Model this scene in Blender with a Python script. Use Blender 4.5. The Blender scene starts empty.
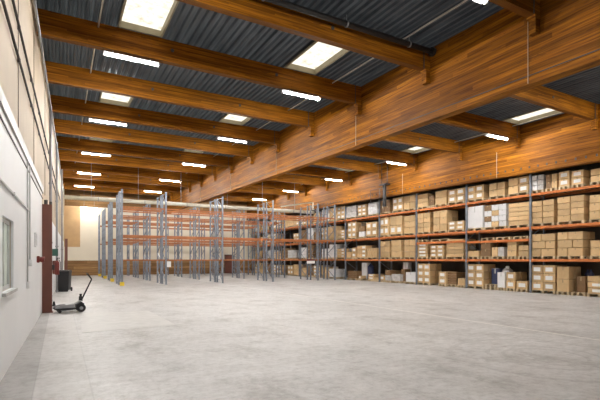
import bpy, bmesh, math, random
from mathutils import Vector, Matrix
random.seed(7)
C = bpy.context.scene.collection
SC = bpy.context.scene

# ------------------------------------------------------------------ camera frame
F, HOR, YAW, CH = 430.0, 259.5, math.radians(29.17), 1.6
SN, CS = math.sin(YAW), math.cos(YAW)
def ratio(px):                       # X / Y of the vertical plane seen through column px
    r = (px - 300) / F
    return (SN + r * CS) / (CS - r * SN)
def depth(x, y): return x * SN + y * CS
def floor_at(px, py):
    d = CH * F / (py - HOR); r = (px - 300) / F
    return d * (SN + r * CS), d * (CS - r * SN)

# ------------------------------------------------------------------ node helpers
def mat(name):
    m = bpy.data.materials.new(name); m.use_nodes = True
    nt = m.node_tree; nt.nodes.clear()
    out = nt.nodes.new('ShaderNodeOutputMaterial')
    b = nt.nodes.new('ShaderNodeBsdfPrincipled')
    nt.links.new(b.outputs[0], out.inputs[0])
    return m, nt, b
def N(nt, t, **kw):
    n = nt.nodes.new(t)
    for k, v in kw.items():
        if k in n.inputs: n.inputs[k].default_value = v
        else: setattr(n, k, v)
    return n
def ramp(nt, fac, stops):
    n = nt.nodes.new('ShaderNodeValToRGB'); e = n.color_ramp.elements
    while len(e) < len(stops): e.new(0.5)
    for el, (p, c) in zip(e, stops):
        el.position = p; el.color = (*c, 1)
    nt.links.new(fac, n.inputs[0]); return n.outputs[0]
def mixc(nt, fac, a, b, mode='MIX'):
    n = nt.nodes.new('ShaderNodeMix'); n.data_type = 'RGBA'; n.blend_type = mode
    for sock, v in ((n.inputs[0], fac), (n.inputs[6], a), (n.inputs[7], b)):
        if hasattr(v, 'is_linked'): nt.links.new(v, sock)
        elif isinstance(v, (int, float)): sock.default_value = v
        else: sock.default_value = (*v, 1)
    return n.outputs[2]
def math_(nt, op, a, b=0.0, c=None):
    n = nt.nodes.new('ShaderNodeMath'); n.operation = op
    for i, v in enumerate((a, b, c)):
        if v is None: continue
        if hasattr(v, 'is_linked'): nt.links.new(v, n.inputs[i])
        else: n.inputs[i].default_value = v
    return n.outputs[0]
def coords(nt, scale=(1, 1, 1), kind='Object'):
    tc = nt.nodes.new('ShaderNodeTexCoord'); mp = nt.nodes.new('ShaderNodeMapping')
    mp.inputs['Scale'].default_value = scale
    nt.links.new(tc.outputs[kind], mp.inputs[0]); return mp.outputs[0]
def noise(nt, vec, scale, detail=3, rough=0.55):
    n = N(nt, 'ShaderNodeTexNoise', Scale=scale, Detail=detail, Roughness=rough)
    nt.links.new(vec, n.inputs['Vector']); return n.outputs['Fac']
def simple(name, col, rough=0.55, metal=0.0, var=0.12, scale=3.0, rnd=0.0, spec=0.5):
    m, nt, b = mat(name)
    f = noise(nt, coords(nt), scale, 4)
    lo = tuple(c * (1 - var) for c in col); hi = tuple(min(1, c * (1 + var)) for c in col)
    c = ramp(nt, f, [(0.3, lo), (0.7, hi)])
    if rnd:
        oi = nt.nodes.new('ShaderNodeObjectInfo')
        k = ramp(nt, oi.outputs['Random'], [(0, (1 - rnd,) * 3), (1, (1, 1, 1))])
        c = mixc(nt, 1.0, c, k, 'MULTIPLY')
    nt.links.new(c, b.inputs['Base Color'])
    b.inputs['Roughness'].default_value = rough; b.inputs['Metallic'].default_value = metal
    b.inputs['Specular IOR Level'].default_value = spec
    return m

# glulam timber: stacked laminations with grain running along one axis
def wood(name, axis, c0=(0.085, 0.027, 0.003), c1=(0.29, 0.104, 0.006), c2=(0.46, 0.185, 0.011), lam=0.045):
    m, nt, b = mat(name)
    s = [9.0, 9.0, 26.0]; s[axis] = 0.8
    g = noise(nt, coords(nt, tuple(s)), 1.0, 5, 0.62)
    col = ramp(nt, g, [(0.28, c0), (0.5, c1), (0.72, c2)])
    # lamination bands: each lamella, split into lengths, has its own tint
    tc = nt.nodes.new('ShaderNodeTexCoord'); sep = nt.nodes.new('ShaderNodeSeparateXYZ')
    nt.links.new(tc.outputs['Object'], sep.inputs[0])
    zl = math_(nt, 'FLOOR', math_(nt, 'DIVIDE', sep.outputs[2], lam))
    al = math_(nt, 'FLOOR', math_(nt, 'ADD', math_(nt, 'MULTIPLY', sep.outputs[axis], 0.22), math_(nt, 'MULTIPLY', zl, 0.37)))
    cb = nt.nodes.new('ShaderNodeCombineXYZ')
    nt.links.new(zl, cb.inputs[0]); nt.links.new(al, cb.inputs[1])
    wn = nt.nodes.new('ShaderNodeTexWhiteNoise'); nt.links.new(cb.outputs[0], wn.inputs[0])
    tint = ramp(nt, wn.outputs[0], [(0, (0.55, 0.50, 0.44)), (0.6, (0.92, 0.9, 0.88)), (1, (1.12, 1.1, 1.05))])
    col = mixc(nt, 1.0, col, tint, 'MULTIPLY')
    # dark stains and knots
    s2 = [5.0, 5.0, 7.0]; s2[axis] = 1.6
    k = noise(nt, coords(nt, tuple(s2)), 1.3, 2)
    col = mixc(nt, math_(nt, 'MULTIPLY', math_(nt, 'GREATER_THAN', k, 0.70), 0.55), col, (0.10, 0.035, 0.01))
    fr = math_(nt, 'FRACT', math_(nt, 'DIVIDE', sep.outputs[2], lam))
    col = mixc(nt, math_(nt, 'MULTIPLY', math_(nt, 'LESS_THAN', fr, 0.12), 0.55), col, (0.12, 0.05, 0.015))
    nt.links.new(col, b.inputs['Base Color']); b.inputs['Roughness'].default_value = 0.6; b.inputs['Specular IOR Level'].default_value = 0.12
    return m
WOODX, WOODY = wood('glulam_cross', 0), wood('glulam_long', 1, lam=0.12)
WOODB = wood('timber_boards', 0, (0.16, 0.085, 0.035), (0.34, 0.20, 0.09), (0.44, 0.27, 0.13), lam=0.3)
PLY = simple('plywood', (0.52, 0.33, 0.15), 0.5, var=0.1, scale=1.2)
CREAM = simple('cream_cladding', (0.76, 0.69, 0.56), 0.6, var=0.05, scale=0.6)
WHITEP = simple('white_wall_panel', (0.84, 0.85, 0.86), 0.6, var=0.03, scale=0.7)
BEIGE = simple('beige_concrete_panel', (0.53, 0.43, 0.305), 0.7, var=0.07, scale=0.8)
RAIL = simple('pale_grey_rail', (0.55, 0.55, 0.54), 0.5)
DARKLINE = simple('dark_seal', (0.06, 0.055, 0.05), 0.6)
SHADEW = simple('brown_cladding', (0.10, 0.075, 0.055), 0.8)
GALV = simple('galvanised_steel', (0.20, 0.225, 0.265), 0.45, 0.3, var=0.25, scale=2.5)
ORANGE = simple('orange_rack_paint', (0.60, 0.18, 0.040), 0.45, var=0.22, scale=2.0)
ORANGEB = simple('faded_orange_paint', (0.36, 0.12, 0.032), 0.45, var=0.35, scale=2.0)
YELLOW = simple('yellow_paint', (0.75, 0.52, 0.03), 0.45)
BROWNST = simple('red_brown_steel', (0.145, 0.048, 0.03), 0.5, var=0.12, scale=2)
BLACK = simple('black_plastic', (0.018, 0.018, 0.02), 0.45)
BLACKP = simple('black_pipe_paint', (0.02, 0.018, 0.017), 0.5)
RED = simple('red_plastic', (0.17, 0.024, 0.018), 0.4)
GREEN = simple('green_sign', (0.03, 0.10, 0.075), 0.5)
PIPEW = simple('pale_pipe', (0.62, 0.58, 0.50), 0.45)
TANPIPE = simple('tan_pipe', (0.42, 0.32, 0.20), 0.5)
DARKGREY = simple('dark_grey_metal', (0.10, 0.095, 0.10), 0.45)
DUCTM = simple('white_duct', (0.60, 0.57, 0.47), 0.45, var=0.1)
GREYM = simple('grey_metal', (0.33, 0.33, 0.34), 0.4, 0.5)
WHITEM = simple('white_enamel', (0.78, 0.78, 0.78), 0.4)
CURB = simple('skylight_curb_paint', (0.30, 0.265, 0.18), 0.6, var=0.15)
PALLET = simple('pallet_wood', (0.68, 0.53, 0.33), 0.7, var=0.2, scale=6, rnd=0.35)
CARTON = simple('brown_cardboard', (0.70, 0.48, 0.245), 0.7, var=0.07, scale=4, rnd=0.30)
DARKCARTON = simple('dark_brown_cardboard', (0.27, 0.16, 0.075), 0.7, var=0.1, scale=4, rnd=0.2)
TAPE = simple('packing_tape', (0.43, 0.30, 0.16), 0.35)
WHITEC = simple('white_carton_board', (0.76, 0.76, 0.77), 0.5, var=0.04, rnd=0.1)
GREYW = simple('grey_stretch_wrap', (0.52, 0.50, 0.48), 0.25, var=0.22, scale=6)
PAPER = simple('paper_label', (0.82, 0.82, 0.80), 0.6, var=0.03)
BLUE = simple('dark_blue_plastic', (0.035, 0.05, 0.13), 0.4)
def island_carton():
    m, nt, b = mat('cardboard_mixed')
    g = nt.nodes.new('ShaderNodeNewGeometry')
    c = ramp(nt, g.outputs['Random Per Island'], [(0, (0.36, 0.24, 0.12)), (0.75, (0.58, 0.40, 0.21)), (0.9, (0.7, 0.64, 0.55)), (1, (0.75, 0.74, 0.73))])
    f = noise(nt, coords(nt), 4, 3)
    c = mixc(nt, 1.0, c, ramp(nt, f, [(0.3, (0.92,) * 3), (0.7, (1, 1, 1))]), 'MULTIPLY')
    nt.links.new(c, b.inputs['Base Color']); b.inputs['Roughness'].default_value = 0.7
    return m
MIXEDC = island_carton()

def emit(name, col, strength, mottled=False):
    m = bpy.data.materials.new(name); m.use_nodes = True; nt = m.node_tree; nt.nodes.clear()
    out = nt.nodes.new('ShaderNodeOutputMaterial'); e = nt.nodes.new('ShaderNodeEmission')
    e.inputs[0].default_value = (*col, 1); e.inputs[1].default_value = strength
    if mottled:
        f = noise(nt, coords(nt), 4.5, 4, 0.65)
        c = ramp(nt, f, [(0.25, tuple(x * 0.55 for x in (col[0], col[1] * .93, col[2] * .8))), (0.5, col), (0.8, col)])
        nt.links.new(c, e.inputs[0])
    nt.links.new(e.outputs[0], out.inputs[0]); return m
TUBE = emit('fluorescent_glow', (1.0, 0.975, 0.94), 380)
TUBE2 = emit('weak_fluorescent_glow', (1.0, 0.95, 0.85), 130)
SKYP = emit('daylit_skylight_sheet', (1.0, 0.93, 0.78), 0.62, True)

def deck_mat():
    m, nt, b = mat('corrugated_steel')
    f = noise(nt, coords(nt, (6, 0.5, 1)), 1.0, 4)
    c = ramp(nt, f, [(0.3, (0.06, 0.062, 0.068)), (0.7, (0.15, 0.152, 0.16))])
    nt.links.new(c, b.inputs['Base Color']); b.inputs['Metallic'].default_value = 0.35
    b.inputs['Roughness'].default_value = 0.42
    return m
DECK = deck_mat()

def floor_mat():
    m, nt, b = mat('power_floated_concrete')
    v = coords(nt)
    a = noise(nt, v, 0.28, 5, 0.6); f = noise(nt, v, 2.2, 6, 0.7)
    c = ramp(nt, a, [(0.3, (0.44, 0.43, 0.418)), (0.7, (0.56, 0.55, 0.538))])
    c = mixc(nt, 1.0, c, ramp(nt, f, [(0.25, (0.83, 0.82, 0.81)), (0.62, (1.03,) * 3)]), 'MULTIPLY')
    # brushed scuffs running across the hall
    s = noise(nt, coords(nt, (0.5, 3.0, 1)), 1.4, 5, 0.7)
    c = mixc(nt, 1.0, c, ramp(nt, s, [(0.36, (0.90, 0.89, 0.88)), (0.5, (1, 1, 1))]), 'MULTIPLY')
    bl = noise(nt, coords(nt, (1, 0.7, 1)), 1.1, 8, 0.75)
    c = mixc(nt, 1.0, c, ramp(nt, bl, [(0.36, (0.70, 0.68, 0.66)), (0.50, (1, 1, 1)), (0.66, (1.06, 1.06, 1.06))]), 'MULTIPLY')
    gr = noise(nt, v, 9.0, 8, 0.8)
    c = mixc(nt, 1.0, c, ramp(nt, gr, [(0.35, (0.74, 0.73, 0.72)), (0.52, (1, 1, 1)), (0.7, (1.1, 1.1, 1.1))]), 'MULTIPLY')
    # tyre scuffs
    w = N(nt, 'ShaderNodeTexWave', wave_type='RINGS', Scale=0.35, Distortion=3.0, Detail=2.0)
    nt.links.new(coords(nt, (1, 1, 1)), w.inputs[0])
    k = math_(nt, 'MULTIPLY', math_(nt, 'GREATER_THAN', w.outputs['Fac'], 0.985), math_(nt, 'MULTIPLY', math_(nt, 'GREATER_THAN', a, 0.52), 0.10))
    c = mixc(nt, k, c, (0.16, 0.15, 0.14))
    tc = nt.nodes.new('ShaderNodeTexCoord'); sp = nt.nodes.new('ShaderNodeSeparateXYZ')
    nt.links.new(tc.outputs['Object'], sp.inputs[0]); X, Y = sp.outputs[0], sp.outputs[1]
    # darker strip by the wall, casting joints
    strip = math_(nt, 'LESS_THAN', X, -0.28)
    c = mixc(nt, math_(nt, 'MULTIPLY', strip, 0.42), c, (0.20, 0.18, 0.16))
    strip2 = math_(nt, 'MULTIPLY', math_(nt, 'GREATER_THAN', X, -0.28), math_(nt, 'LESS_THAN', X, 0.33))
    c = mixc(nt, math_(nt, 'MULTIPLY', strip2, 0.20), c, (0.50, 0.47, 0.43))
    def line(x0, wd, col, amt, c):
        return mixc(nt, math_(nt, 'MULTIPLY', math_(nt, 'LESS_THAN', math_(nt, 'ABSOLUTE', math_(nt, 'SUBTRACT', X, x0)), wd), amt), c, col)
    c = line(-0.28, 0.010, (0.12, 0.11, 0.10), 0.15, c)
    c = line(0.34, 0.010, (0.14, 0.13, 0.12), 0.15, c)
    tx, ty = floor_at(545, 356)
    dist = math_(nt, 'SQRT', math_(nt, 'ADD', math_(nt, 'POWER', math_(nt, 'SUBTRACT', X, tx), 2.0), math_(nt, 'POWER', math_(nt, 'SUBTRACT', Y, ty), 2.0)))
    for rad, wd in ((0.62, 0.035), (0.88, 0.04), (1.5, 0.05)):
        k2 = math_(nt, 'LESS_THAN', math_(nt, 'ABSOLUTE', math_(nt, 'SUBTRACT', math_(nt, 'ADD', dist, math_(nt, 'MULTIPLY', a, 0.4)), rad + .2)), wd)
        c = mixc(nt, math_(nt, 'MULTIPLY', k2, math_(nt, 'MULTIPLY', math_(nt, 'GREATER_THAN', bl, 0.47), 0.22)), c, (0.15, 0.14, 0.13))
    c = line(9.35, 0.035, (0.74, 0.71, 0.66), 0.75, c)
    nt.links.new(c, b.inputs['Base Color'])
    r = ramp(nt, f, [(0.3, (0.42,) * 3), (0.7, (0.56,) * 3)])
    nt.links.new(r, b.inputs['Roughness'])
    return m
FLOOR = floor_mat()

# ------------------------------------------------------------------ mesh builder
class MB:
    def __init__(s): s.bm = bmesh.new()
    def box(s, x0, x1, y0, y1, z0, z1, mi=0, bev=0.0):
        r = bmesh.ops.create_cube(s.bm, size=1.0)
        vs = r['verts']
        for v in vs:
            v.co = Vector(((x0 + x1) / 2 + v.co.x * (x1 - x0), (y0 + y1) / 2 + v.co.y * (y1 - y0), (z0 + z1) / 2 + v.co.z * (z1 - z0)))
        fs = {f for v in vs for f in v.link_faces}
        for f in fs: f.material_index = mi
        if bev:
            es = list({e for v in vs for e in v.link_edges})
            r = bmesh.ops.bevel(s.bm, geom=es, offset=bev, segments=1, affect='EDGES')
            for f in r['faces']: f.material_index = mi
        return s
    def hexa(s, pts, mi=0):       # bottom 4 ccw then top 4
        v = [s.bm.verts.new(p) for p in pts]
        for q in ((3, 2, 1, 0), (4, 5, 6, 7), (0, 1, 5, 4), (1, 2, 6, 5), (2, 3, 7, 6), (3, 0, 4, 7)):
            s.bm.faces.new([v[i] for i in q]).material_index = mi
        return s
    def rod(s, a, b, r, n=8, r2=None, mi=0):
        a, b = Vector(a), Vector(b); d = b - a
        m = Matrix.Translation((a + b) / 2) @ d.to_track_quat('Z', 'Y').to_matrix().to_4x4()
        q = bmesh.ops.create_cone(s.bm, cap_ends=True, segments=n, radius1=r, radius2=r if r2 is None else r2, depth=d.length, matrix=m)
        for f in {f for v in q['verts'] for f in v.link_faces}: f.material_index = mi
        return s
    def bar(s, a, b, w, h):       # rectangular bar between two points
        a, b = Vector(a), Vector(b); d = b - a
        m = Matrix.Translation((a + b) / 2) @ d.to_track_quat('Z', 'Y').to_matrix().to_4x4() @ Matrix.Diagonal((w, h, d.length, 1))
        bmesh.ops.create_cube(s.bm, size=1.0, matrix=m); return s
    def prism(s, pts, axis, a, b):   # polygon in the two other axes, extruded along axis
        def P(u, v, t):
            p = [0, 0, 0]; o = [i for i in range(3) if i != axis]
            p[axis] = t; p[o[0]] = u; p[o[1]] = v; return p
        A = [s.bm.verts.new(P(u, v, a)) for u, v in pts]; B = [s.bm.verts.new(P(u, v, b)) for u, v in pts]
        s.bm.faces.new(A[::-1]); s.bm.faces.new(B); n = len(pts)
        for i in range(n): s.bm.faces.new((A[i], A[(i + 1) % n], B[(i + 1) % n], B[i]))
        return s
    def mesh(s, name, mats, smooth=False):
        me = bpy.data.meshes.new(name)
        bmesh.ops.recalc_face_normals(s.bm, faces=s.bm.faces)
        s.bm.to_mesh(me); s.bm.free()
        for m in (mats if isinstance(mats, (list, tuple)) else [mats]): me.materials.append(m)
        if smooth:
            for p in me.polygons: p.use_smooth = True
        return me
    def build(s, name, mats, parent=None, loc=(0, 0, 0), smooth=False):
        return link(name, s.mesh(name, mats, smooth), parent, loc)
def link(name, me, parent=None, loc=(0, 0, 0)):
    o = bpy.data.objects.new(name, me); C.objects.link(o); o.location = loc
    if parent: o.parent = parent
    return o
def tag(o, label, cat, group=None, kind=None):
    if label: o['label'] = label
    if cat: o['category'] = cat
    if group: o['group'] = group
    if kind: o['kind'] = kind
    return o
def thing(name, label, cat, loc=(0, 0, 0), group=None, rz=0.0):
    o = bpy.data.objects.new(name, None); C.objects.link(o)
    o.location = loc; o.rotation_euler = (0, 0, rz); o.empty_display_size = 0.1
    return tag(o, label, cat, group)
def struct(o, label=None, cat=None):
    o['kind'] = 'structure'
    if label: o['label'] = label
    if cat: o['category'] = cat
    return o
ORD = ['first', 'second', 'third', 'fourth', 'fifth', 'sixth', 'seventh', 'eighth', 'ninth', 'tenth', 'eleventh', 'twelfth']

# ------------------------------------------------------------------ roof heights (the roof rises gently to the back)
S = 0.016
def z_main(y): return 5.71 + S * y
def z_right(y): return 5.53 + S * y
def z_cross(y): return 7.24 + S * y
def z_deck(y): return 7.90 + S * y
Y0, Y1 = -9.0, 48.0
BEAMY = [6.2 + 3.45 * k for k in range(12)]
XM, XR = 9.9, 19.5
def Xw(y): return -0.681 + 0.0253 * (y - 6.785)

# ------------------------------------------------------------------ setting
struct(MB().box(-1.4, 24.2, Y0 - .2, Y1 + .2, -0.2, 0).build('floor', FLOOR), 'large pale grey concrete warehouse floor', 'floor')
fp = [floor_at(*p) for p in ((82, 333), (176, 325), (149, 311), (80, 313))]
m = MB(); m.hexa([(x, y, 0.0005) for x, y in fp] + [(x, y, 0.004) for x, y in fp])
PATCH = simple('fresh_concrete', (0.50, 0.488, 0.465), 0.55, var=0.10, scale=3.5)
struct(m.build('trim_1', PATCH), 'paler rectangular concrete repair patch on the floor near the pallet truck', 'floor patch')

# corrugated roof deck, open where the skylights are
SKYX = [(1.4, 2.6), (6.6, 7.8), (11.6, 12.8), (18.0, 19.2)]
SKYY = [(by - 2.45, by - 0.2) for by in BEAMY[2::2]]
bm = bmesh.new()
def rib(x, ya, yb):
    prof = [(0, 0), (0.07, 0), (0.10, 0.07), (0.17, 0.07), (0.20, 0)]
    A = [bm.verts.new((x + u, ya, z_deck(ya) + w)) for u, w in prof]
    B = [bm.verts.new((x + u, yb, z_deck(yb) + w)) for u, w in prof]
    for i in range(4): bm.faces.new((A[i], B[i], B[i + 1], A[i + 1]))
for i in range(int(25.2 / 0.2)):
    x = -1.0 + 0.2 * i; mid = x + 0.1
    if any(a < mid < b for a, b in SKYX):
        y = Y0
        for a, b in SKYY: rib(x, y, a); y = b
        rib(x, y, Y1 + .2)
    else: rib(x, Y0, Y1 + .2)
bmesh.ops.solidify(bm, geom=bm.faces[:], thickness=0.004)
me = bpy.data.meshes.new('ceiling'); bm.to_mesh(me); bm.free(); me.materials.append(DECK)
struct(link('ceiling', me), 'dark corrugated steel roof deck over the timber beams', 'ceiling')

# skylights
n = 0
for (ya, yb) in SKYY:
    for (xa, xb) in SKYX:
        n += 1
        zb = lambda y: z_deck(y) - 0.03
        t = bpy.data.objects.new('window_%d' % n, None); C.objects.link(t); t.location = (xa, ya, z_deck(ya))
        struct(t, '%s skylight of the %s row from the camera' % (['leftmost', 'second', 'third', 'rightmost'][SKYX.index((xa, xb))], ORD[SKYY.index((ya, yb))]), 'skylight')
        w, l = xb - xa, yb - ya; rz = S * l; H = 0.13; th = 0.05
        c = MB()
        def slab(x0, x1, y0, y1, z0, z1):
            c.hexa([(x0, y0, z0 + S * y0), (x1, y0, z0 + S * y0), (x1, y1, z0 + S * y1), (x0, y1, z0 + S * y1),
                    (x0, y0, z1 + S * y0), (x1, y0, z1 + S * y0), (x1, y1, z1 + S * y1), (x0, y1, z1 + S * y1)])
        slab(0.0, th, 0, l, -0.05, H); slab(w - th, w, 0, l, -0.05, H)
        slab(th, w - th, 0, th, -0.05, H); slab(th, w - th, l - th, l, -0.05, H)
        c.build('curb', CURB, t)
        c = MB(); slab(0.03, w - 0.03, 0.03, l - 0.03, H, H + 0.03)
        c.build('pane', SKYP, t)

# left wall: beige panels above, white lining below, with one window
def wallbox(mb, y0, y1, z0, z1, n0, n1):
    mb.hexa([(Xw(y0) + n0, y0, z0), (Xw(y0) + n1, y0, z0), (Xw(y1) + n1, y1, z0), (Xw(y1) + n0, y1, z0),
             (Xw(y0) + n0, y0, z1), (Xw(y0) + n1, y0, z1), (Xw(y1) + n1, y1, z1), (Xw(y1) + n0, y1, z1)])
WY0, WY1, WZ0, WZ1 = 7.0, 8.2, 1.15, 2.2
m = MB()
for a, b, za, zb in ((Y0, WY0, 0, 8.75), (WY1, Y1, 0, 8.75), (WY0, WY1, 0, WZ0), (WY0, WY1, WZ1, 8.75)):
    wallbox(m, a, b, za, zb, -0.30, -0.04)
struct(m.build('wall_left', BEIGE), 'beige concrete side wall above the white lining', 'wall')
m = MB()
for a, b, za, zb in ((Y0, WY0, 0, 3.6), (WY1, 15.0, 0, 3.6), (WY0, WY1, 0, WZ0), (WY0, WY1, WZ1, 3.6)):
    wallbox(m, a, b, za, zb, -0.039, 0.0)
struct(m.build('trim_2', WHITEP), 'smooth white wall lining along the lower left side wall', 'wall panel')
m = MB(); wallbox(m, 15.45, Y1, 0, 3.3, -0.039, -0.01)
struct(m.build('trim_3', WHITEP), 'white wall lining beyond the red brown steel column', 'wall panel')
m = MB(); wallbox(m, Y0, 15.3, 3.61, 3.80, -0.039, 0.03)
struct(m.build('trim_4', RAIL), 'pale grey capping rail above the white wall lining', 'rail')
m = MB(); wallbox(m, Y0, 15.3, 3.44, 3.47, 0.001, 0.014)
struct(m.build('trim_5', DARKLINE), 'dark joint just under the grey capping rail', 'joint')
k = 5
for y in (4.6, 9.2, 12.6, 17.2, 21.5, 26, 30.5, 35):     # upright joints of the upper wall
    k += 1; m = MB(); wallbox(m, y, y + 0.035, 3.81, 8.2, -0.039, -0.03)
    struct(m.build('trim_%d' % k, SHADEW), '%s upright joint in the beige upper wall' % ORD[k - 6], 'joint')
# window
t = struct(bpy.data.objects.new('window_30', None), 'small square window with grey frame in the white wall', 'window'); C.objects.link(t)
t.location = (0, 0, 0)
m = MB()
for a, b, za, zb in ((WY0, WY0 + .06, WZ0, WZ1), (WY1 - .06, WY1, WZ0, WZ1), (WY0 + .06, WY1 - .06, WZ0, WZ0 + .06), (WY0 + .06, WY1 - .06, WZ1 - .06, WZ1), (WY0 + .57, WY0 + .63, WZ0 + .06, WZ1 - .06)):
    wallbox(m, a, b, za, zb, -0.11, -0.05)
m.build('frame', RAIL, t)
m = MB(); wallbox(m, WY0 - .06, WY1 + .06, WZ0 - .05, WZ0 - 0.005, 0.001, 0.05); m.build('sill', RAIL, t)
m = MB(); wallbox(m, WY0 + .06, WY1 - .06, WZ0 + .06, WZ1 - .06, -0.09, -0.08)
g, nt, b = mat('frosted_glass'); b.inputs['Base Color'].default_value = (0.82, 0.86, 0.80, 1); b.inputs['Roughness'].default_value = 0.55
b.inputs['Transmission Weight'].default_value = 0.55
m.build('pane', g, t)

# other walls
struct(MB().box(-1.4, 24.2, Y1 + .1, Y1 + .4, 0, 9).build('wall_back', CREAM), 'cream clad end wall behind the empty racks', 'wall')
struct(MB().box(Xw(48) + 0.02, 24, Y1 - .02, Y1 + .098, 0.0, 1.5).build('trim_40', WOODB), 'brown boarded timber band at the foot of the end wall', 'wall boarding')
struct(MB().box(Xw(48) + 0.02, 24, Y1 - .02, Y1 + .098, 6.9, 8.6).build('trim_41', WOODB), 'brown timber boarding at the top of the end wall', 'wall boarding')
struct(MB().box(0.35, 1.75, Y1 - .0, Y1 + .098, 2.85, 6.89).build('trim_42', PLY), 'tan plywood panel on the end wall beside the side wall', 'wall panel')
struct(MB().box(-1.4, 24.2, Y0 - .4, Y0, 0, 8).build('wall_front', WHITEP))
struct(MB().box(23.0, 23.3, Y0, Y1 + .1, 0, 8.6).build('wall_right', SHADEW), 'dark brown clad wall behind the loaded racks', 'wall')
t = struct(bpy.data.objects.new('door_1', None), 'dark red door at the foot of the end wall behind the racks', 'door'); C.objects.link(t)
dx = 48 * ratio(229); t.location = (dx, Y1 - .03, 0)
MB().box(-0.5, 0.5, -0.04, 0, 0.0, 2.1).build('leaf', BROWNST, t)
m = MB(); m.box(-.58, -.5, -.05, 0, 0, 2.18); m.box(.5, .58, -.05, 0, 0, 2.18); m.box(-.5, .5, -.05, 0, 2.1, 2.18); m.build('frame', DARKLINE, t)
MB().rod((0.4, -.09, 1.0), (0.4, -.041, 1.0), .025).build('handle', GREYM, t)

# ------------------------------------------------------------------ timber beams
def slope_box(mb, x0, x1, y0, y1, zf, h0, h1):
    mb.hexa([(x0, y0, zf(y0) + h0), (x1, y0, zf(y0) + h0), (x1, y1, zf(y1) + h0), (x0, y1, zf(y1) + h0),
             (x0, y0, zf(y0) + h1), (x1, y0, zf(y0) + h1), (x1, y1, zf(y1) + h1), (x0, y1, zf(y1) + h1)])
MAIN = []
for zf, x, lab, nm in ((z_main, XM, 'huge orange glulam main beam running down the middle of the roof', 'm'),
                       (z_right, XR, 'long glulam main beam above the loaded racks', 'r')):
    H = z_deck(0) - zf(0) - 0.005
    m = MB(); slope_box(m, x, x + 0.22, Y0, Y1 - .05, zf, 0.20, H)
    t = tag(m.build('main_roof_beam', WOODY), lab, 'roof beam', 'long main beams'); MAIN.append(t)
    m = MB(); slope_box(m, x - 0.045, x + 0.265, Y0, Y1 - .05, zf, 0.0, 0.198); m.build('bottom_flange', WOODY, t)
    m = MB()
    y = 2.0
    while y < 46:
        if nm == 'r':
            slope_box(m, x - 0.04, x - 0.012, y, y + 0.06, zf, 0.2, 0.31); y += 0.42
        else: break
    if nm == 'r': m.build('clip_row', DARKLINE, t)
    m = MB(); slope_box(m, x - 0.025, x - 0.001, Y0, Y1 - .05, zf, 0.215, 0.235)
    if nm == 'm': m.build('cable', DARKLINE, t)
    else: m.bm.free()
for k, y in enumerate(BEAMY):
    for bay, (xa, xb) in enumerate(((Xw(y) + 0.0, XM - .005), (XM + .225, XR - .005))):
        h = z_deck(y) - z_cross(y) - 0.012
        w = 'left span' if bay == 0 else 'right span'
        lab = ['nearest dark cross beam of the %s' % w] if k == 0 else ['%s timber cross beam from the camera in the %s' % (ORD[k], w)]
        t = MB().box(0, xb - xa, -0.1, 0.1, 0, h).build('cross_roof_beam', WOODX, None, (xa, y, z_cross(y)))
        tag(t, lab[0], 'roof beam', 'timber cross beams under the roof')
        m = MB(); L = xb - xa
        m.box(L - 0.16, L - 0.001, -0.09, 0.09, -0.40, -0.001); m.box(L - 0.20, L - 0.001, -0.11, 0.11, -0.06, -0.001)
        m.build('beam_bracket', WOODX, t)
        m = MB()
        for u in (0.33, 0.66): m.rod((L * u, -0.12, h * .55), (L * u, -0.1, h * .55), 0.05, 10)
        m.rod((L - 0.3, -0.14, -0.02), (L - 0.3, -0.14, h), 0.014, 6)
        m.build('bolt_plate', DARKLINE, t)

# vertical conduits fixed to the main beams
for k in (0, 2, 4, 6, 8):
    y = BEAMY[k] + 0.16
    MB().rod((XM - .068, y, z_main(y) + .02), (XM - .068, y, z_cross(y) + .25), 0.011, 8).build('conduit', TANPIPE, MAIN[0])
for k in (3, 5):
    y = BEAMY[k] - 2.3
    MB().rod((XR - .068, y, z_right(y) - .05), (XR - .068, y, z_right(y) + 1.3), 0.011, 8).build('conduit', TANPIPE, MAIN[1])

# long sprinkler pipes running below the deck
def pipe_y(x, y0, y1, zf, r, m_, lab, nm='sprinkler_pipe'):
    t = thing(nm, lab, 'pipe', (x, y0, zf(y0)), 'pipes under the roof')
    cuts = [y0] + [b for b in BEAMY if y0 < b < y1] + [y1]
    P = lambda y: (0, y - y0, zf(y) - zf(y0))
    for a, b in zip(cuts, cuts[1:]):
        a += .101; b -= .101
        MB().rod(P(a), P(b), r, 8).build('pipe_section', m_, t, smooth=True)
        MB().rod(P(a), P(a + .03), r * 1.7, 10).build('collar', m_, t)
pipe_y(0.92, 4, 46, lambda y: z_deck(y) - 0.13, 0.022, PIPEW, 'thin pale pipe under the roof deck near the side wall')
pipe_y(8.6, 4, 46, lambda y: z_deck(y) - 0.13, 0.022, PIPEW, 'thin pale pipe under the roof deck beside the middle main beam')
pipe_y(18.9, 10, 46, lambda y: z_deck(y) - 0.13, 0.022, PIPEW, 'thin pale pipe under the roof deck above the loaded racks')
m = MB()
# black pipe across, on the near face of the second cross beam, with flange at the main beam
yb = BEAMY[1] - 0.35; zb = z_cross(yb) + 0.42
t = tag(MB().rod((0, 0, 0), (9.55, 0, 0), 0.075, 12).build('black_pipe', BLACKP, None, (0.2, yb, zb), True), 'fat black pipe running along the second cross beam to the main beam', 'pipe')
MB().rod((9.48, 0, 0), (9.56, 0, 0), 0.13, 14).build('flange', BLACKP, t)
m = MB()
for x in (1.5, 4.0, 6.4, 8.6): m.rod((x, 0, .07), (x, 0, z_deck(yb) - zb), 0.012, 6); m.rod((x - .02, 0, 0), (x + .02, 0, 0), 0.09, 12)
m.build('hanger', GREYM, t)

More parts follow.
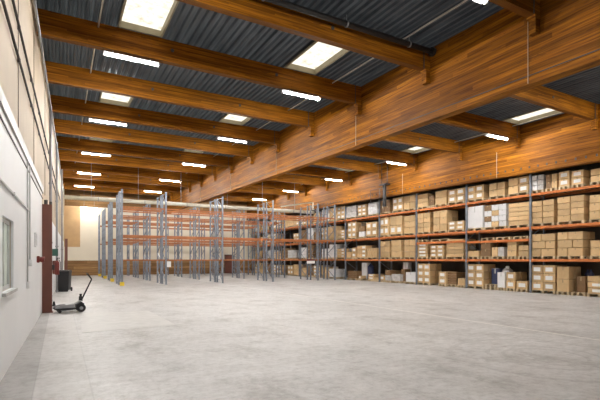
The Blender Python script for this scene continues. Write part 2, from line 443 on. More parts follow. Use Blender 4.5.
# fluorescent lamps under every second beam
LAMPX = [(1.05, 'nearest the side wall'), (6.62, 'near the middle beam'), (11.6, 'just past the middle beam'), (17.15, 'before the loaded racks')]
lamp_rows = [(y, k) for k, y in enumerate(BEAMY) if k % 2 == 0]
for ri, (y, k) in enumerate(lamp_rows):  # first row: its out-of-view lamps are added to brighten floor and side wall
    for x, where in LAMPX:
        zz = z_cross(y) - 0.02
        t = thing('ceiling_lamp', 'fluorescent batten lamp %s, %s lamp row from the camera' % (where, ORD[ri]), 'lamp', (x, y, zz), 'fluorescent lamps under the roof')
        m = MB(); m.box(0, 1.5, -.05, .05, -0.075, -0.03, bev=.008); m.prism([(-.12, -.095), (-.05, -.078), (.05, -.078), (.12, -.095), (.12, -.090), (.05, -.0745), (-.05, -.0745), (-.12, -.090)], 0, 0, 1.5); m.build('housing', WHITEM, t)
        MB().rod((0.04, 0, -0.115), (1.46, 0, -0.115), 0.019, 8).build('tube', TUBE2 if (ri == 0 and x == LAMPX[1][0]) else TUBE, t, smooth=True)
        for u in (0.0, 1.46): MB().box(u, u + .04, -.04, .04, -0.15, -0.0755).build('end_cap', WHITEM, t)
        m = MB()
        for u in (0.25, 1.25): m.box(u - .015, u + .015, -.015, .015, -0.031, 0.018)
        m.build('hanger', GREYM, t)

# one more lamp on the end wall
t = thing('ceiling_lamp', 'lone fluorescent lamp hung low before the cream end wall by the side wall', 'lamp', (1.75, 46.9, 6.72))
MB().box(0, 1.5, -.05, .05, -0.075, -0.03, bev=.008).build('housing', WHITEM, t)
MB().rod((0.04, 0, -0.1), (1.46, 0, -0.1), 0.019, 8).build('tube', TUBE2, t, smooth=True)
for u in (0.0, 1.46): MB().box(u, u + .04, -.04, .04, -0.14, -0.0755).build('end_cap', WHITEM, t)
for u in (.3, 1.2): MB().rod((u, 0, -.029), (u, 0, z_deck(46.9) - 6.73), .012, 6).build('hanger_rod', GREYM, t)

# white duct across the hall behind the second rack row, and its hanging rods
DY, DZ = 32.2, 5.70
t = tag(MB().rod((0, 0, 0), (19.1, 0, 0), 0.135, 16).build('air_duct', DUCTM, None, (-0.1 + 0.35, DY, DZ), True), 'long white round duct crossing the hall behind the nearest empty rack row', 'duct')
for x in range(2, 19, 3): MB().rod((x, 0, 0), (x + .05, 0, 0), 0.142, 16).build('joint_band', GREYM, t)
m = MB()
for x in (1.6, 4.6, 7.6, 11.2, 14.2, 17.2): m.rod((x, 0, 0.13), (x, 0, z_deck(DY) - DZ), 0.015, 6)
m.build('hanger_rod', GREYM, t)
# thin bent pipe from the duct
px = 32.0
xs = [px * ratio(p) for p in (281, 313)]
t = tag(MB().rod((0, 0, 0), (xs[1] - xs[0], 0, 0.55), 0.045, 8).build('bent_pipe', DUCTM, None, (xs[0], px, 6.0), True), 'thin pale bent pipe rising above the duct to a downpipe', 'pipe')
MB().rod((xs[1] - xs[0], 0, 0.55), (xs[1] - xs[0], 0, -0.1), 0.06, 8).build('downpipe', DUCTM, t)
# dark hanging duct with its bracket before the rack-side beam
hx = 19.25; hy = hx / ratio(384.5)
t = thing('hanging_duct', 'dark square drop duct hanging on rods before the rack side beam', 'duct', (hx, hy, 5.2))
MB().box(-.09, .09, -.09, .09, 0, 1.45, bev=.01).build('duct_body', BLACKP, t)
MB().box(-.2, .2, -.35, .35, 1.452, 1.52).build('bracket_plate', BLACKP, t)
for s in (-.28, .28): MB().rod((0, s, 1.521), (0, s, z_deck(hy) - 5.21), .02, 6).build('rod', BLACKP, t)
m = MB()
for a, b in (((0, 0.55, .35), (0, 1.5, .35)), ((0, .55, .35), (0, .55, 1.3)), ((0, 1.5, .35), (0, 1.5, 1.3))): m.rod(a, b, .018, 6)
m.rod((0, .2, 1.3), (0, 1.5, 1.3), .018, 6)
m.build('wire_frame', BLACKP, t)

# ------------------------------------------------------------------ things on the side wall
def wall_rod(y0, y1, z, r, m_, nm, lab, off=0.03, cat='cable'):
    t = tag(MB().rod((0, 0, 0), (Xw(y1) - Xw(y0), y1 - y0, 0), r, 6).build(nm, m_, None, (Xw(y0) + off, y0, z), True), lab, cat, 'lines along the side wall')
    y = y0 + 1
    while y < y1:
        MB().box(Xw(y) - Xw(y0) - .03, Xw(y) - Xw(y0) + .02, y - y0, y - y0 + .05, -r * 1.6, r * 1.6).build('cable_clip', m_, t); y += 2.5
wall_rod(3, 30, 5.1, 0.022, DARKLINE, 'wall_cable', 'lower dark cable along the beige upper side wall', 0.0)
wall_rod(3, 34, 5.68, 0.022, DARKLINE, 'wall_cable', 'upper dark cable along the beige upper side wall', 0.0)
wall_rod(3, 44, 7.15, 0.035, GREYM, 'wall_pipe', 'grey pipe along the top of the side wall below the roof', 0.10, 'pipe')
wall_rod(2, 10.6, 2.62, 0.016, RAIL, 'wall_cable', 'grey conduit along the white wall above the small window', 0.02, 'conduit')
for i, (y, z0, z1, lab) in enumerate(((10.3, 1.15, 3.6, 'upright grey conduit on the white wall before the red alarm box'),
                                      (10.8, 1.6, 3.6, 'shorter upright grey conduit beside the longer one on white wall'))):
    t = tag(MB().rod((0, 0, 0), (0, 0, z1 - z0), .016, 6).build('wall_conduit', RAIL, None, (Xw(y) + .02, y, z0), True), lab, 'conduit')
    m = MB(); m.box(-.018, .04, -.06, .06, -.14, -.001, bev=.006); m.build('switch_box', WHITEM, t)
t = tag(MB().box(0, .05, -.07, .07, 0, .35, bev=.008).build('junction_box', WHITEM, None, (Xw(12.2) + .002, 12.2, 1.9)), 'small white junction box on the white wall', 'box')
MB().box(.0501, .058, -.05, .05, .04, .31).build('box_lid', RAIL, t)
# red alarm box
t = thing('fire_alarm', 'small red alarm sounder on the white wall before the brown column', 'fire alarm', (Xw(13.0), 13.0, 1.52))
MB().box(.002, .07, -.09, .09, 0, .17, bev=.015).build('body', RED, t)
MB().rod((.07, 0, .085), (.17, 0, .07), .06, 12, .085).build('horn', RED, t)

# red-brown steel column with its plates
yc = 15.15; xc = Xw(yc)
t = thing('steel_column', 'tall red brown steel column standing out from the white wall', 'column', (xc, yc, 0))
m = MB(); m.box(0.002, .26, -.15, -.13, 0.02, 3.26); m.box(0.002, .26, .13, .15, 0.02, 3.26); m.box(0.002, .022, -.13, .13, 0.02, 3.26); m.box(.24, .26, -.13, .13, .02, 3.26)
m.build('shaft', BROWNST, t)
MB().box(0.002, .29, -.19, .19, 0, .02).build('base_plate', BROWNST, t)
m = MB(); m.rod((.1, -.05, 3.261), (.1, -.05, 3.40), .05, 10); m.rod((.22, .0, 3.261), (.22, .0, 3.36), .04, 10); m.build('top_pulley', DARKLINE, t)
y2 = 33.0; x2 = Xw(y2) + .30
t = thing('steel_column', 'second red brown steel post on the side wall behind the wheelie bin', 'column', (x2, y2, 0))
MB().box(.002, .17, -.10, .10, 0.02, 3.0).build('shaft', BROWNST, t); MB().box(.002, .21, -.14, .14, 0, .02).build('base_plate', BROWNST, t)
for i, (y, off) in enumerate(((18.5, .02), (24.0, .05), (31.0, .12))):
    t = tag(MB().rod((0, 0, 0), (0, 0, 7.3), .05, 10).build('wall_standpipe', GREYM, None, (Xw(y) + off + .06, y, 0), True), '%s upright grey pipe on the side wall past the brown column' % ORD[i], 'pipe', 'standpipes on the side wall')
    m = MB()
    for z in (0.05, 2.2, 4.4): m.rod((0, 0, z), (0, 0, z + .06), .07, 10)
    m.build('coupling', GREYM, t)
# extinguisher, cabinet and sign beyond the column
t = thing('fire_extinguisher', 'red fire extinguisher hanging on the wall before the wheelie bin', 'extinguisher', (Xw(20.2) + .24, 20.2, .98))
m = MB(); m.rod((0, 0, 0), (0, 0, .5), .085, 14); m.rod((0, 0, .5), (0, 0, .58), .085, 14, .03); m.build('cylinder', RED, t, smooth=False)
m = MB(); m.rod((0, 0, .58), (0, 0, .66), .025, 8); m.box(-.02, .1, -.015, .015, .66, .69); m.build('valve', BLACK, t)
m = MB(); m.rod((.05, 0, .62), (.12, 0, .5), .012, 6); m.rod((.12, 0, .5), (.12, 0, .15), .012, 6); m.build('hose', BLACK, t)
MB().box(-.225, -.086, -.04, .04, .2, .4).build('wall_bracket', BLACK, t)
t = tag(MB().box(0, .22, -.2, .2, 0, .6, bev=.01).build('wall_cabinet', BROWNST, None, (Xw(22.2) + .002, 22.2, .95)), 'dark red wall cabinet before the wheelie bin', 'cabinet')
MB().rod((.221, -.12, .3), (.25, -.12, .3), .015, 8).build('knob', BLACK, t)
t = tag(MB().box(0, .25, -.012, .012, 0, .3).build('exit_sign', GREEN, None, (Xw(21.0) + .002, 21.0, 1.75)), 'small green safety sign jutting from the side wall', 'sign')
m = MB(); m.box(.02, .22, -.016, -.0125, .03, .27); m.build('sign_face', GREEN, t)
t = thing('floor_stop', 'small black door stop on the floor by the brown column', 'door stop', (Xw(17.0) + .24, 17.0, 0))
MB().box(-.07, .07, -.07, .07, 0, .04, bev=.008).build('foot', BLACK, t); MB().rod((0, 0, .041), (0, 0, .16), .05, 10, .03).build('buffer', BLACK, t)

# wheelie bin
bx, by = floor_at(65.2, 291.8); by += 0.35; bx = Xw(by) + .40
t = thing('wheelie_bin', 'black wheelie bin standing beside the side wall', 'bin', (bx, by, 0), rz=math.radians(-12))
m = MB(); m.hexa([(-.26, -.28, .08), (.26, -.28, .08), (.26, .26, .08), (-.26, .26, .08), (-.29, -.33, .98), (.29, -.33, .98), (.29, .34, .98), (-.29, .34, .98)]); m.build('body', BLACK, t)
m = MB(); m.box(-.31, .31, -.36, .37, .981, 1.0); m.hexa([(-.31, -.37, 1.0), (.31, -.37, 1.0), (.31, .37, 1.0), (-.31, .37, 1.0), (-.26, -.3, 1.06), (.26, -.3, 1.06), (.26, .33, 1.07), (-.26, .33, 1.07)]); m.build('lid', BLACK, t)
for s in (-1, 1): MB().rod((s * .275, .24, .1), (s * .33, .24, .1), .10, 18).build('wheel', BLACK, t)
MB().rod((-.24, .42, 1.0), (.24, .42, 1.0), .018, 8).build('handle', BLACK, t)
m = MB(); m.box(-.24, .24, -.27, -.23, 0, .079); m.build('foot', BLACK, t)

# hand pallet truck
jx, jy = floor_at(68, 310)
t = thing('pallet_truck', 'black and grey hand pallet truck parked beside the brown column', 'pallet truck', (jx - .10, jy - .60, 0), rz=math.radians(6))
for q in (-1, 1):
    c = q * .19
    m = MB(); m.prism([(-.30, .115), (-.22, .085), (.28, .09), (.28, .15), (-.16, .145), (-.28, .14)], 1, c - .085, c + .085)
    f = m.build('fork', BLACK, t)
    m = MB(); m.prism([(-.27, .1415), (-.16, .1465), (.26, .1515), (.26, .235), (-.12, .225), (-.25, .185)], 1, c - .07, c + .07); m.build('fork_plate', GREYM, f)
    m = MB(); m.rod((-.15, c - .055, .046), (-.15, c + .055, .046), .045, 16); m.build('load_roller', BLACK, f)
    m = MB(); m.bar((-.15, c, .06), (.20, c, .08), .03, .025); m.build('lift_link', GREYM, f)
m = MB(); m.prism([(.281, .09), (.50, .12), (.50, .26), (.42, .32), (.281, .24)], 1, -.27, .27); m.build('chassis', BLACK, t)
m = MB(); m.prism([(.02, .207), (.281, .241), (.42, .322), (.46, .31), (.46, .33), (.40, .345), (.26, .262), (.02, .227)], 1, -.10, .10); m.build('cross_plate', RAIL, t)
for q in (-1, 1):
    w = MB().rod((.42, q * .20 - .07, .125), (.42, q * .20 - .0 if q < 0 else q * .20 + .08, .125), .124, 22).build('steer_wheel', BLACK, t)
    MB().rod((.42, q * .281 if q > 0 else -.271, .125), (.42, q * .29, .125), .05, 14).build('hub', GREYM, w)
m = MB(); m.rod((.44, 0, .32), (.44, 0, .46), .055, 12); m.rod((.44, 0, .46), (.44, 0, .54), .035, 12); m.build('pump', BLACK, t)
e = (.74, -.05, .98)
m = MB(); m.rod((.46, 0, .34), e, .022, 10); h = m.build('tow_handle', BLACK, t)
m = MB(); m.rod(e, (.62, -.02, 1.16), .018, 8); m.rod((.62, -.15, 1.16), (.62, .12, 1.16), .018, 8); m.rod((.62, -.15, 1.16), (.74, -.11, .99), .014, 8); m.rod((.62, .12, 1.16), (.74, .03, .99), .014, 8)
m.build('grip_loop', BLACK, h)

# ------------------------------------------------------------------ empty pallet racks
RH = 5.87
def c_post(mb, x, y, z0, z1, sx=1):
    w, d, th = .10, .075, .018           # open channel section
    mb.box(x - w / 2, x + w / 2, y - d / 2, y - d / 2 + th, z0, z1)
    mb.box(x - w / 2, x - w / 2 + th, y - d / 2 + th, y + d / 2, z0, z1)
    mb.box(x + w / 2 - th, x + w / 2, y - d / 2 + th, y + d / 2, z0, z1)
def frame_parts(t, x, y, ax, H, yellow, proto={}):
    """one upright frame: two posts and their bracing; depth 1.1 m along y (ax=1) or x (ax=0)"""
    D = 1.1
    key = (ax, H)
    if key not in proto:
        p = MB(); c_post(p, 0, 0, .012, H)
        f = MB(); f.box(-.09, .09, -.07, .07, 0, .0115)
        b = MB(); z = .2; i = 0
        def P(u, z): return (0, u, z) if ax else (u, 0, z)
        while z + .62 < H:
            a, c = (.05, D - .05) if i % 2 == 0 else (D - .05, .05)
            b.bar(P(a, z), P(c, z + .62), .04, .028); z += .62; i += 1
        b.bar(P(.05, .2), P(D - .05, .2), .035, .025); b.bar(P(.05, z), P(D - .05, z), .035, .025)
        g = MB()
        g.box(-.12, -.10, -.1, .1, .012, .24); g.box(.10, .12, -.1, .1, .012, .24); g.box(-.12, .12, -.12, -.1, .012, .24)
        proto[key] = (p.mesh('upright', GALV), f.mesh('foot_plate', GALV), b.mesh('bracing', GALV), g.mesh('post_guard', YELLOW))
    p, f, b, g = proto[key]
    for u in (0, D):
        loc = (x, y + u, 0) if ax else (x + u, y, 0)
        o = link('upright', p, t, loc); link('foot_plate', f, o)
        if yellow and u == 0: link('post_guard', g, o)
    link('bracing', b, t, (x, y, 0))
def beam_mesh(L, ax, cache={}):
    k = (round(L, 3), ax)
    if k not in cache:
        m = MB()
        if ax == 0: m.box(.052, L - .052, -.02, .02, -.042, .042, bev=.006); m.box(.0505, .058, -.035, .035, -.10, .09); m.box(L - .058, L - .0505, -.035, .035, -.10, .09)
        else: m.box(-.025, .025, .052, L - .052, -.06, .06, bev=.006); m.box(-.035, .035, .0505, .058, -.10, .09); m.box(-.035, .035, L - .058, L - .0505, -.10, .09)
        cache[k] = m.mesh('beam', ORANGEB if ax == 0 else ORANGE)
    return cache[k]
LV = [1.56, 3.06, 4.79]
rows = [(28.0, True, [3.28, 5.88, 9.62, 13.4, 17.2, 18.75], 'nearest double row of empty grey pallet racking with orange beams'),
        (33.6, True, [3.28, 5.88, 9.62, 13.4, 17.2], 'second double row of empty pallet racking, behind the nearest row'),
        (39.2, True, [3.28, 5.88, 9.62, 13.4, 17.2], 'third double row of empty pallet racking, behind the second row'),
        (44.8, False, [3.28, 5.88, 9.62, 13.4, 17.2], 'single row of empty pallet racking before the end wall')]
for y, dbl, xs, lab in rows:
    t = thing('pallet_rack', lab, 'rack', (xs[0], y, 0), 'empty pallet racks')
    for yy in ((0, 1.6) if dbl else (0,)):
        for x in xs:
            frame_parts(t, x - xs[0], yy, 1, RH, x == xs[0] and yy == 0)
        for a, b in zip(xs, xs[1:]):
            for z in LV:
                for u in (0, 1.1):
                    link('beam', beam_mesh(b - a, 0), t, (a - xs[0], yy + u, z))
    if dbl:
        m = MB()
        for x in xs:
            for z in (1.0, 3.6, 5.2): m.box(x - xs[0] - .02, x - xs[0] + .02, 1.14, 1.56, z, z + .04)
        m.build('row_spacer', GALV, t)
    if y == 28.0:
        MB().box(5.88 - xs[0] + .05, 5.88 - xs[0] + .30, -.060, -.052, 1.12, 1.48).build('load_sign', PAPER, t)
        s = MB().box(16.2 - xs[0], 16.9 - xs[0], -.045, -.036, 1.30, 1.62).build('notice', PAPER, t)
        MB().box(16.2 - xs[0], 16.9 - xs[0], -.049, -.0455, 1.50, 1.62).build('red_band', RED, s)

# ------------------------------------------------------------------ loaded rack along the right
XF = 19.80
PX = [600 + 18, 530, 466, 416, 379, 345]
FY = [8.9] + [XF / ratio(p) for p in PX[1:]] + [31.9, 35.7, 39.5, 43.3, 47.0]
RT = thing('pallet_rack', 'long tall pallet rack with orange beams, loaded with cartons', 'rack', (XF, FY[0], 0))
for y in FY: frame_parts(RT, .05, y - FY[0], 0, 5.8, False)
SH = [1.56, 3.12, 4.71]
for a, b in zip(FY, FY[1:]):
    for z in SH:
        for u in (.05, 1.15): link('beam', beam_mesh(b - a, 1), RT, (u, a - FY[0], z))
for a, b, z in ((FY[1], FY[2], 2.55), (FY[2], FY[3], 2.62)):      # extra shelves for empty pallets
    for u in (.05, 1.15): link('beam', beam_mesh(b - a, 1), RT, (u, a - FY[0], z))
BASE = [0.0] + [z + .0605 for z in SH]
LEVELN = ['floor level', 'first shelf', 'second shelf', 'top shelf']
BAYN = ['right-end bay', 'second bay from right', 'third bay from right', 'fourth bay from right', 'fifth bay from right'] + ['%s bay from right' % o for o in ORD[5:]]

cart_cache = {}
def carton_mesh(w, d, h, kind):
    k = (round(w, 2), round(d, 2), round(h, 2), kind)
    if k not in cart_cache:
        m = MB(); W, D, H = k[0] - .028, k[1] - .02, k[2] - .014      # w along Y, d along X
        m.box(0, D, -W / 2, W / 2, 0.001, H, 0, bev=.012)
        m.box(-.0015, .0, -.03, .03, H * .72, H - .01, 1); m.box(.02, D - .02, -.03, .03, H, H + .0015, 1)
        m.box(-.0015, .0, -W / 2 + .01, W / 2 - .01, H * .985, H * .992, 1)
        body = {'p': CARTON, 'l': CARTON, 'w': WHITEC, 'd': DARKCARTON, 'g': GREYW, 'b': BLUE}[kind]
        cart_cache[k] = m.mesh('carton', [body, TAPE if kind in 'pld' else RAIL])
    return cart_cache[k]
label_cache = {}
def label_mesh(w, h):
    k = (round(w, 2), round(h, 2))
    if k not in label_cache:
        m = MB(); m.box(-.004, -.0018, -k[0] * .29, k[0] * .29, k[1] * .24, k[1] * .72); label_cache[k] = m.mesh('paper_label', PAPER)
    return label_cache[k]
pal_cache = {}
def pallet_mesh(w, d):
    k = (round(w, 2), d)
    if k not in pal_cache:
        m = MB(); w = k[0]
        for i in range(7):
            x = i * (d - .12) / 6; m.box(x, x + .12, -w / 2, w / 2, .122, .144)
        for s in (-w / 2, -.05, w / 2 - .10):
            m.box(0, d, s, s + .10, .100, .1215)
            for x in (0, d / 2 - .07, d - .14): m.box(x, x + .14, s, s + .10, .0225, .0995)
            m.box(0, d, s, s + .10, 0.001, .022)
        pal_cache[k] = m.mesh('pallet', PALLET)
    return pal_cache[k]

cartons = []     # (area, kindname, args)
pallets = []
def load(bay, lev, px0, px1, ytop, cols, rows, kind, name, brick=False, off=0.0, d=1.0, base=None, pallet=True, near=True, Y=None, ztop=None):
    """a pallet load whose front spans columns px0..px1 of the view at the rack front"""
    xf = XF + .10 + off
    if Y is None: ya, yb = xf / ratio(px1), xf / ratio(px0)
    else: ya, yb = Y
    pz = BASE[lev] if base is None else base
    z0 = pz + (.145 if pallet else 0)
    yc = (ya + yb) / 2
    if ztop is None: ztop = CH + depth(xf, yc) * (HOR - ytop) / F
    if lev == 3: ztop = min(ztop, 5.9)
    if lev < 3 and base is None: ztop = min(ztop, SH[lev] - .07)
    h = max(.1, (ztop - z0) / rows); w = (yb - ya) / cols
    if pallet: pallets.append((bay, lev, name, xf - .02, yc, pz, yb - ya, d + .04))
    dd = d / 2 if d > .7 else d
    rown = {1: ['only'], 2: ['lower', 'upper'], 3: ['bottom', 'middle', 'top']}.get(rows) or ['bottom'] + ORD[1:rows - 1] + ['top']
    coln = {1: ['single'], 2: ['right', 'left'], 3: ['right', 'middle', 'left']}.get(cols) or ['right'] + ORD[1:cols - 1] + ['left']
    jit = random.Random(int(px0 * 7 + ytop * 13 + lev))
    for r in range(rows):
        if brick and cols == 2:
            f = .40 if r % 2 else .58
            cuts = [ya, ya + (yb - ya) * f, yb]
        else: cuts = [ya + w * c for c in range(cols + 1)]
        for c in range(cols):
            cy, cw = (cuts[c] + cuts[c + 1]) / 2, cuts[c + 1] - cuts[c]
            kd = kind[(r * cols + c) % len(kind)] if len(kind) > 1 else kind
            dep = depth(xf, cy)
            cartons.append((cw * h / dep ** 2, bay, lev, name, rown[r], coln[c], kd, (xf + jit.uniform(0, .02), cy, z0 + r * h), (cw, dd, h), False))
            if dd < d and c == 0:
                cartons.append((.6 * dd * h / dep ** 2 * .4, bay, lev, name, rown[r], 'rear', kd if kd != 'l' else 'p', (xf + dd + .025, cy, z0 + r * h), (cw, dd, h), True))
    return z0 + rows * h

L5 = ['leftmost load', 'second load', 'third load', 'fourth load', 'fifth load']
# (level, px0, px1, ytop, cols, rows, kind, options)
SPEC = {
 0: [(3, 531, 543.5, 175, 2, 3, 'gw'), (3, 545.5, 557, 174, 2, 2, 'pd'), (3, 558.5, 569.5, 171, 1, 2, 'l'), (3, 571, 583.5, 170, 1, 2, 'l'), (3, 590, 606, 168, 1, 2, 'p'),
     (2, 531, 554, 200, 2, 4, 'p'), (2, 557, 584, 196, 2, 4, 'p'), (2, 589, 612, 194, 2, 3, 'p'),
     (1, 531, 555, 233.5, 2, 3, 'p', dict(brick=True)), (1, 557, 583, 231.5, 2, 3, 'p', dict(brick=True)), (1, 590, 611, 240, 1, 2, 'p'),
     (0, 531, 555.2, 265, 2, 3, 'l'), (0, 556.5, 569, 266.5, 1, 2, 'p'), (0, 576, 585.5, 276, 1, 1, 'd', dict(off=.25, d=.6)), (0, 587, 612, 276, 1, 3, 'llp')],
 1: [(3, 466.8, 483.5, 185.5, 2, 2, 'l'), (3, 489, 505, 182.5, 2, 2, 'p'), (3, 508, 528.5, 177, 2, 2, 'lp'),
     (2, 466.8, 482.8, 206, 1, 1, 'w'), (2, 484, 506, 204.5, 3, 4, 'wpwwwd'), (2, 508, 529, 202.5, 1, 5, 'p'),
     (1, 467.5, 479, 250.5, 1, 1, 'p'), (1, 480.5, 490.5, 242, 1, 2, 'd'), (1, 491.5, 504, 247, 2, 1, 'gp'), (1, 507, 516.5, 239, 1, 3, 'p'), (1, 518, 528.5, 245, 1, 2, 'p'),
     (0, 466.8, 483.5, 264, 2, 3, 'l'), (0, 491, 499, 268, 1, 1, 'b', dict(off=.35, d=.5)), (0, 497, 505, 272, 1, 1, 'w', dict(off=.02)), (0, 506, 515, 272, 1, 2, 'l'), (0, 516, 527.5, 281, 1, 1, 'l')],
 2: [(3, 417.2, 428, 194, 1, 3, 'p'), (3, 428.8, 434, 195, 1, 2, 'd'), (3, 435, 446.5, 190.5, 1, 2, 'p'), (3, 448, 464.5, 188.5, 2, 2, 'l'),
     (2, 417.2, 430, 213, 2, 4, 'p'), (2, 433, 446.5, 210.5, 2, 3, 'p'), (2, 448, 464, 221, 2, 2, 'l'),
     (1, 417.2, 427.5, 243.5, 1, 4, 'l'), (1, 430, 443.5, 245, 2, 3, 'l'), (1, 446, 463.5, 239, 1, 5, 'p'),
     (0, 417.2, 430, 263.5, 2, 3, 'l'), (0, 438.5, 446, 271.5, 1, 2, 'l'), (0, 447, 456.5, 272, 1, 5, 'd', dict(off=.15)), (0, 457.5, 465, 278, 1, 1, 'p')],
 3: [(3, 380, 389.5, 200, 2, 2, 'd'), (3, 392.5, 402.5, 197.5, 2, 2, 'l'), (3, 403.5, 415, 195.5, 2, 2, 'p'),
     (2, 379.8, 388.5, 217.5, 2, 2, 'l'), (2, 390, 402, 216, 2, 2, 'llpp'), (2, 404, 415, 215.5, 1, 3, 'p'),
     (1, 380.2, 389.5, 241, 2, 3, 'p'), (1, 391, 401, 240, 1, 3, 'p'), (1, 404, 415, 239.5, 2, 3, 'p'),
     (0, 379.8, 384, 275.5, 1, 1, 'l'), (0, 384.8, 390, 270, 1, 2, 'gd'), (0, 391.5, 400, 274, 1, 1, 'g'), (0, 400.8, 405, 269, 1, 2, 'd', dict(off=.3, d=.5)), (0, 405.5, 415.2, 272, 1, 1, 'w')],
 4: [(3, 346, 356, 206, 2, 2, 'g'), (3, 357.5, 366, 204.5, 2, 3, 'l'), (3, 368, 377.5, 202.5, 2, 3, 'w'),
     (2, 347.5, 356, 222, 2, 3, 'l'), (2, 358.5, 364.5, 226, 1, 2, 'wd'), (2, 366, 377, 222, 2, 2, 'l'),
     (1, 346.5, 351, 252, 1, 1, 'p'), (1, 351.8, 356, 247.5, 1, 2, 'l'), (1, 357, 366, 245.5, 2, 3, 'lplplp'), (1, 367, 377.2, 248, 4, 1, 'p'),
     (0, 347.5, 356.5, 271, 1, 4, 'd'), (0, 358.5, 361, 275.5, 1, 1, 'l'), (0, 361.5, 367, 262.5, 1, 1, 'w', dict(off=.5, d=.4)), (0, 368, 373.8, 274, 1, 2, 'l'), (0, 374.2, 378.4, 277, 1, 1, 'p')],
}
tops = {}
for bay, lst in SPEC.items():
    for lev in range(4):
        ls = [s for s in lst if s[0] == lev]
        for i, s in enumerate(ls):
            nm = L5[i] if i < len(ls) - 1 else 'rightmost load'
            o = s[7] if len(s) > 7 else {}
            tops[(bay, lev, i)] = load(bay, lev, *s[1:7], nm, **o)
rr = random.Random(3)
for bay in range(5, len(FY) - 1):
    a, b = FY[bay], FY[bay + 1]
    for lev in range(4):
        pitch = (b - a - .2) / 3
        for i in range(3):
            if rr.random() < .12: continue
            y1 = b - .12 - i * pitch; y0 = y1 - pitch + .12
            load(bay, lev, 0, 0, 0, 2, rr.choice((2, 3, 3)), rr.choice(('p', 'p', 'l', 'l', 'w', 'd', 'lp')), (L5[:2] + ['rightmost load'])[i], Y=(y0, y1), ztop=BASE[lev] + .145 + rr.uniform(.65, 1.2))

KN = {'p': ('cardboard_carton', 'plain brown carton', 'carton'), 'l': ('labelled_carton', 'white labelled carton', 'carton'), 'w': ('white_carton', 'white carton', 'carton'),
      'd': ('dark_carton', 'dark brown carton', 'carton'), 'g': ('wrapped_carton', 'grey wrapped carton', 'carton'), 'b': ('plastic_crate', 'dark blue crate', 'crate')}
cartons.sort(key=lambda c: -c[0])
count = {}; rest = []
for (ar, bay, lev, name, rn, cn, kd, loc, dim, rear) in cartons:
    nm, adj, cat = KN[kd]
    count[nm] = count.get(nm, 0) + 1
    if count[nm] > 300: rest.append((loc, dim)); continue
    o = link(nm, carton_mesh(dim[0], dim[1], dim[2], kd), None, loc)
    tag(o, '%s, %s row, %s column, %s, %s, %s' % (adj, rn, cn, name, LEVELN[lev], BAYN[bay]), cat, 'cartons on the loaded rack')
    if kd == 'l': link('paper_label', label_mesh(dim[0], dim[2]), o)
m = MB()
for loc, (w, d, h) in rest: m.box(loc[0], loc[0] + d, loc[1] - w / 2 + .006, loc[1] + w / 2 - .006, loc[2] + .001, loc[2] + h - .006)
tag(m.build('distant_cartons', MIXEDC), 'mass of small cartons stacked at the far end of the loaded rack', 'carton', 'cartons on the loaded rack', 'stuff')
for bay, lev, name, x, y, z, w, d in pallets:
    o = link('wooden_pallet', pallet_mesh(w, d), None, (x, y, z))
    tag(o, 'wooden pallet under the %s, %s, %s' % (name, LEVELN[lev], BAYN[bay]), 'pallet', 'pallets in the loaded rack')
# empty pallets: on the floor and piled on the extra shelves
def empty_pallet(px0, px1, z, lab, off=0.0):
    xf = XF + .05 + off; ya, yb = xf / ratio(px1), xf / ratio(px0)
    o = link('wooden_pallet', pallet_mesh(yb - ya, 1.0), None, (xf, (ya + yb) / 2, z))
    tag(o, lab, 'pallet', 'empty pallets in the loaded rack')
empty_pallet(571, 585, 0, 'empty wooden pallet on floor beside the tall brown boxes, right-end bay')
for i in range(2): empty_pallet(485, 495.5, .146 * i, '%s empty pallet of the low pile on the floor, second bay from right' % ('bottom', 'top')[i])
empty_pallet(448, 456.5, 0, 'empty-looking wooden pallet at floor level, third bay from right') if False else None
for j, (p0, p1) in enumerate(((481, 494), (496, 510), (513, 528))):
    empty_pallet(p0, p1, 2.612, 'empty pallet lying on the extra shelf, %s from left, second bay from right' % ORD[j], .05)
for j, (p0, p1) in enumerate(((418, 427), (431, 449))):
    empty_pallet(p0, p1, 2.682, 'empty pallet lying on the extra shelf, %s from left, third bay from right' % ORD[j], .05)

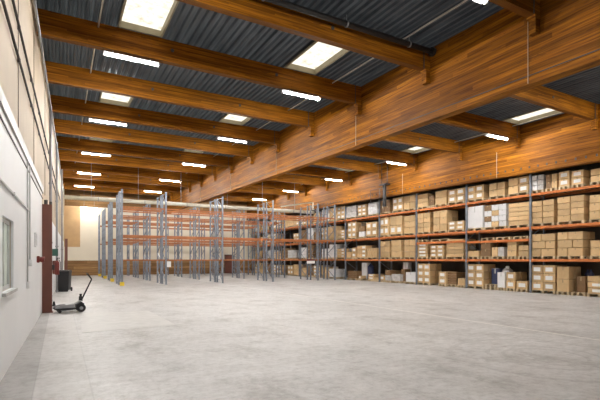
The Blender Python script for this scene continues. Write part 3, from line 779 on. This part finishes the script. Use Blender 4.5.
# odd goods between the loads
def lay(px0, px1, lev, ytop_h, kind, lab, nm, cat, off=.15, d=.6, zoff=0.0):
    xf = XF + .1 + off; ya, yb = xf / ratio(px1), xf / ratio(px0)
    o = link(nm, carton_mesh(yb - ya, d, ytop_h, kind), None, (xf, (ya + yb) / 2, BASE[lev] + zoff)); tag(o, lab, cat)
def bundle(px, lev, h, r, m_, lab, nm, cat, off=.4, zoff=0.0):
    xf = XF + .1 + off; y = xf / ratio(px); m = MB()
    m.rod((0, 0, .001), (0, 0, h * .82), r, 14); m.rod((0, 0, h * .82), (0, 0, h * .92), r, 14, r * .5); m.rod((0, 0, h * .92), (0, 0, h), r * .35, 10)
    tag(m.build(nm, m_, None, (xf, y, BASE[lev] + zoff)), lab, cat)
bundle(507.5, 0, 1.25, .26, WHITEC, 'white plastic drum behind the labelled cartons at floor level, second bay from right', 'plastic_drum', 'drum', .75)
bundle(588, 0, 1.15, .12, BLUE, 'dark blue canister at the back of the floor level, right-end bay', 'blue_canister', 'canister', .95)
bundle(591, 0, 1.15, .12, BLUE, 'second dark blue canister behind the low carton stack, right-end bay', 'blue_canister', 'canister', .95)
bundle(431.5, 0, 1.2, .22, DARKGREY, 'dark drum behind the labelled cartons at floor level, third bay from right', 'dark_drum', 'drum', .85)
bundle(370.8, 0, 1.3, .24, BLUE, 'dark blue bundle at the back of floor level, fifth bay from right', 'blue_bundle', 'bundle', .7)
lay(403, 408, 0, 1.42, 'w', 'tall pale lilac box behind the white box at floor level, fourth bay from right', 'tall_box', 'box', .65, .35)

# ------------------------------------------------------------------ camera, world, output look
cam = bpy.data.cameras.new('camera'); co = bpy.data.objects.new('camera', cam); C.objects.link(co)
co.location = (0, 0, CH); co.rotation_euler = (math.pi / 2, 0, -YAW)
cam.sensor_width = 36; cam.lens = F / 600 * 36; cam.shift_y = (HOR - 200) / 600; cam.clip_end = 300
SC.camera = co
w = bpy.data.worlds.new('sky'); SC.world = w; w.use_nodes = True
bg = w.node_tree.nodes['Background']; bg.inputs[0].default_value = (0.80, 0.90, 0.88, 1); bg.inputs[1].default_value = 1.6
SC.view_settings.view_transform = 'Standard'; SC.view_settings.look = 'None'
SC.view_settings.gamma = 1; SC.view_settings.use_curve_mapping = False
SC.view_settings.exposure = 1.15
